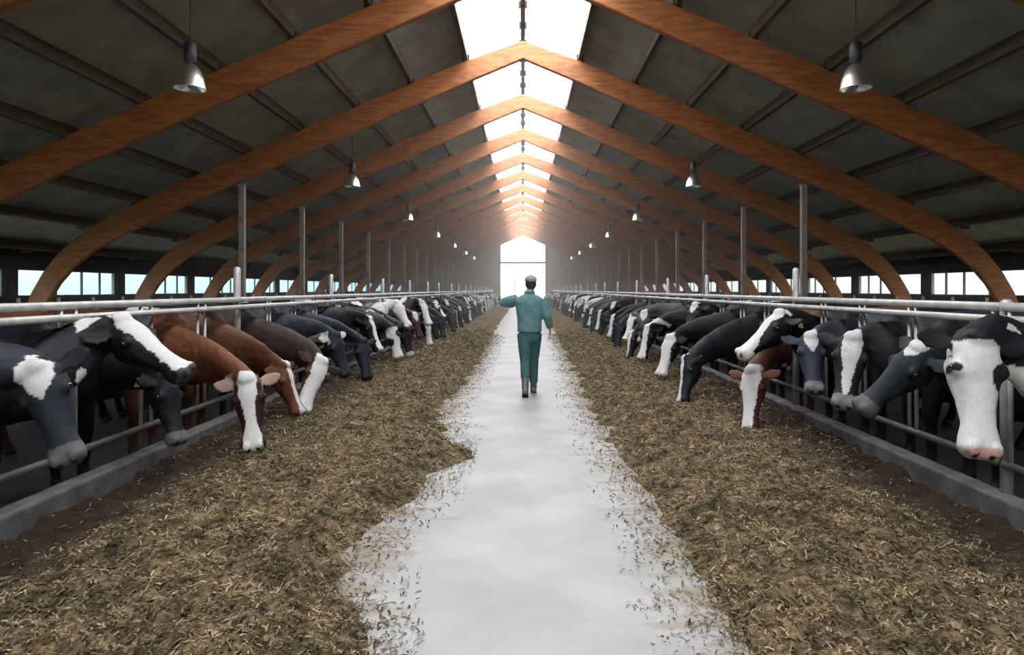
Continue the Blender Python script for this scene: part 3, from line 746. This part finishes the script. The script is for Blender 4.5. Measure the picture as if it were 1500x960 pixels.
for sd, sn, slots in ((-1, 'left', FAR_L), (1, 'right', FAR_R)):
    last = -1
    for j, y in enumerate(slots):
        k = random.choice([z for z in (0,0,0,1,2,2,3,4,5,6,6,7) if z != last]); last = k
        me, mir, cn, hn = PROTO[2*k+(0 if sd < 0 else 1)]
        o = bpy.data.objects.new('cow', me); COL.objects.link(o)
        o.location = (sd*(KX+.28), y, 0); o.rotation_euler = (0, 0, (0 if sd < 0 else math.pi))
        z = random.uniform(.97, 1.03); o.scale = (1, 1, z)
        if j < 22:
            lab = '%s small distant cow down the %s row, %s with %s' % (nth(j) if j else 'first', sn, cn, hn); g = 'distant cows in the %s row' % sn
        else:
            lab = 'tiny far-off %s cow near the far end of %s row, %s' % (cn, sn, hn); g = 'tiny %s cows %s at the end of %s row' % (cn, hn, sn)
        tag(o, lab, 'cow', g)

# ------------------------------------------------------------------ the person walking down the aisle (seen from behind, facing +Y)
PX, PY = .10, 10.35
def person():
    r = empty('person', (PX, PY, 0))
    X, Yv, Z = Vector((1,0,0)), Vector((0,1,0)), Vector((0,0,1))
    def rings(spec, pw=2.2, n=22): return [ering(Vector(c), X, Yv, hx, hy, hy, n, pw) for c, hx, hy in spec]
    LH, RH = (-.085,0,.90), (.085,0,.90)
    LK, RK = (-.065,-.03,.50), (.065,.14,.52)
    LA, RA = (-.065,-.24,.13), (.065,.24,.10)
    LS, LE, LW = (-.19,0,1.46), (-.40,.06,1.40), (-.24,.28,1.36)
    RS, RE, RW = (.19,0,1.45), (.27,-.04,1.20), (.315,.08,1.00)
    b = MB()
    b.loft(rings([((0,0,.86),.15,.10),((0,0,.98),.16,.105),((0,.01,1.12),.145,.10),((0,.01,1.28),.165,.11),((0,0,1.42),.185,.10),((0,-.005,1.49),.13,.075),((0,.0,1.52),.07,.06),((.01,.01,1.60),.058,.06)]))
    b.ball((.02,.02,1.69), (.075,.098,.115), 18)                    # skull
    b.ball((.02,.075,1.63), (.05,.05,.06), 12)                      # jaw
    b.tube([(.02,.115,1.70),(.02,.135,1.665)], [.010,.016], 8)      # nose
    for sx in (-1, 1): b.ball((.02+sx*.077,.01,1.675), (.012,.022,.032), 10)
    for A, B_, C in ((LH, LK, LA), (RH, RK, RA)):
        A, B_, C = Vector(A), Vector(B_), Vector(C)
        b.tube([A, A.lerp(B_, .5), B_, B_.lerp(C, .3), B_.lerp(C, .7), C], [.092,.075,.058,.056,.042,.038], 14)
    for C, up in ((LA, .0), (RA, .05)):
        C = Vector(C); b.tube([C+Vector((0,-.04,-.05)), C+Vector((0,.06,-.07)), C+Vector((0,.17,-.09))], [.04,.042,.03], 10)
    for A, B_, C in ((LS, LE, LW), (RS, RE, RW)):
        A, B_, C = Vector(A), Vector(B_), Vector(C)
        b.tube([A, A.lerp(B_, .5), B_, B_.lerp(C, .5), C], [.058,.050,.042,.038,.028], 12)
    def hand(C, d, palm, th):
        C = Vector(C); d = Vector(d).normalized(); palm = Vector(palm).normalized(); side = d.cross(palm).normalized()
        pr = [ering(C+d*q, side, palm, hw, hz, hz, 14, 2.4) for q, hw, hz in ((0,.026,.018),(.03,.036,.018),(.07,.042,.016),(.095,.040,.014))]
        b.loft(pr)
        for k, (u, L) in enumerate(((-.031,.060),(-.011,.072),(.010,.075),(.030,.066))):
            p0 = C+d*.085+side*u; p1 = p0+d*L*.5+palm*.008; p2 = p1+(d*.8+palm*.6).normalized()*L*.32; p3 = p2+(d*.4+palm*.9).normalized()*L*.25
            b.tube([p0, p1, p2, p3], [.0095,.009,.0085,.0075], 8)
        p0 = C+d*.03+side*th*.03; p1 = p0+(d*.6+side*th*.7+palm*.2).normalized()*.04; p2 = p1+(d*.9+side*th*.25+palm*.3).normalized()*.03
        b.tube([p0, p1, p2], [.014,.011,.009], 8)
    hand(RW, (.02,.15,-1), (-1,.1,0), 1)
    hand(LW, (.75,.6,-.05), (0,-.3,-1), 1)
    me = remeshed(b, .0085, 2); me.materials.append(M['skin'])
    body = bpy.data.objects.new('body', me); COL.objects.link(body); body.parent = r
    # eyes and mouth on the far side of the head
    for sx in (-1, 1): MB().ball((.02+sx*.032,.113,1.70), (.011,.006,.007), 8).build('eye', M['eye'], r, True)
    MB().tube([(-.003,.123,1.625),(.02,.128,1.622),(.043,.123,1.625)], [.003,.005,.003], 8).build('mouth', M['skin'], r, True)
    # hair and cap
    m = MB(); m.ball((.02,.005,1.685), (.083,.098,.105), 18)
    me = remeshed(m, .012, 1); me.materials.append(M['hair'])
    h = bpy.data.objects.new('hair', me); COL.objects.link(h); h.parent = r; 
    m = MB()
    m.loft([ering(Vector((.02,.012,z)), X, Yv, a, c, c, 22, 2) for z, a, c in ((1.715,.089,.108),(1.735,.091,.110),(1.765,.087,.106),(1.795,.070,.088),(1.815,.040,.055),(1.822,.012,.015))])
    m.build('knit_cap', M['cap'], r, True)
    # trousers
    m = MB()
    m.loft(rings([((0,0,.80),.135,.11),((0,0,.90),.16,.12),((0,0,1.03),.155,.112)]))
    for A, B_, C, e in ((LH, LK, LA, .30), (RH, RK, RA, .12)):
        A, B_, C = Vector(A), Vector(B_), Vector(C); E = B_.lerp(C, .62 if e > .2 else .85)
        m.tube([A+Vector((0,0,.03)), A.lerp(B_, .5), B_, B_.lerp(E, .6), E], [.108,.095,.078,.072,.068], 16)
    me = remeshed(m, .013, 4); me.materials.append(M['trouser'])
    t = bpy.data.objects.new('trousers', me); COL.objects.link(t); t.parent = r
    # jacket, loose, hem below the seat
    m = MB()
    m.loft(rings([((0,0,.95),.182,.140),((0,0,1.02),.184,.142),((0,.005,1.15),.188,.140),((0,.005,1.30),.208,.140),((0,0,1.41),.225,.125),((0,-.005,1.475),.195,.10),((0,-.003,1.51),.13,.08),((0,0,1.525),.085,.072),((0,0,1.555),.075,.07)]))
    for A, B_, C in ((LS, LE, LW), (RS, RE, RW)):
        A, B_, C = Vector(A), Vector(B_), Vector(C)
        m.tube([A, A.lerp(B_, .5), B_, B_.lerp(C, .5), B_.lerp(C, .88)], [.076,.078,.072,.064,.055], 14)
    me = remeshed(m, .013, 4); me.materials.append(M['jacket'])
    j = bpy.data.objects.new('work_jacket', me); COL.objects.link(j); j.parent = r
    MB().loft([ering(Vector((0,0,z)), X, Yv, a, a*.9, a*.9, 20, 2) for z, a in ((1.535,.083),(1.56,.08),(1.575,.076))]).build('collar', M['jacket'], j, True)
    # boots
    for C, tilt in ((LA, .42), (RA, -.02)):
        C = Vector(C); bt = MB(); K = Vector(LK if C.y < 0 else RK)
        bt.tube([C.lerp(K, .62), C.lerp(K, .3), C+Vector((0,0,.0)), C+Vector((0,-.005,-.05))], [.062,.056,.052,.05], 14)
        ct, st = math.cos(tilt), math.sin(tilt)
        def F(y, z): return C+Vector((0, y*ct+z*st*-1*-1, z*ct-y*st))
        bt.loft([ering(F(y, z), X, Vector((0, st, ct)), hx, hz, hz, 14, 2.6) for y, z, hx, hz in ((-.075,-.055,.035,.03),(-.03,-.05,.046,.045),(.06,-.06,.046,.035),(.14,-.07,.05,.025),(.19,-.075,.035,.015))])
        me = remeshed(bt, .011, 3); me.materials.append(M['boot'])
        o = bpy.data.objects.new('boot', me); COL.objects.link(o); o.parent = r
        so = MB(); so.loft([ering(F(y, -.093), X, Vector((0, st, ct)), hx, .012, .012, 12, 3) for y, hx in ((-.08,.034),(-.04,.047),(.05,.046),(.13,.053),(.195,.036))])
        so.build('sole', M['sole'], o)
    tag(r, 'person seen from behind walking down the aisle in teal work clothes and grey cap', 'person')
person()

# ------------------------------------------------------------------ dusty air inside the barn
hz = MB().box(-13.3, 13.3, 17.0, Y1-1.1, .01, 8.2).build('dusty_haze', None)
hm = bpy.data.materials.new('dust_haze'); hm.use_nodes = True; t = hm.node_tree; t.nodes.remove(t.nodes['Principled BSDF'])
v = t.nodes.new('ShaderNodeVolumeScatter'); v.inputs['Density'].default_value = .009; v.inputs['Color'].default_value = (.95, .88, .82, 1); v.inputs['Anisotropy'].default_value = .2
t.links.new(v.outputs[0], t.nodes['Material Output'].inputs['Volume']); hz.data.materials.append(hm); hz['kind'] = 'stuff'
tag(hz, 'faint dusty haze filling the air of the barn', 'haze')
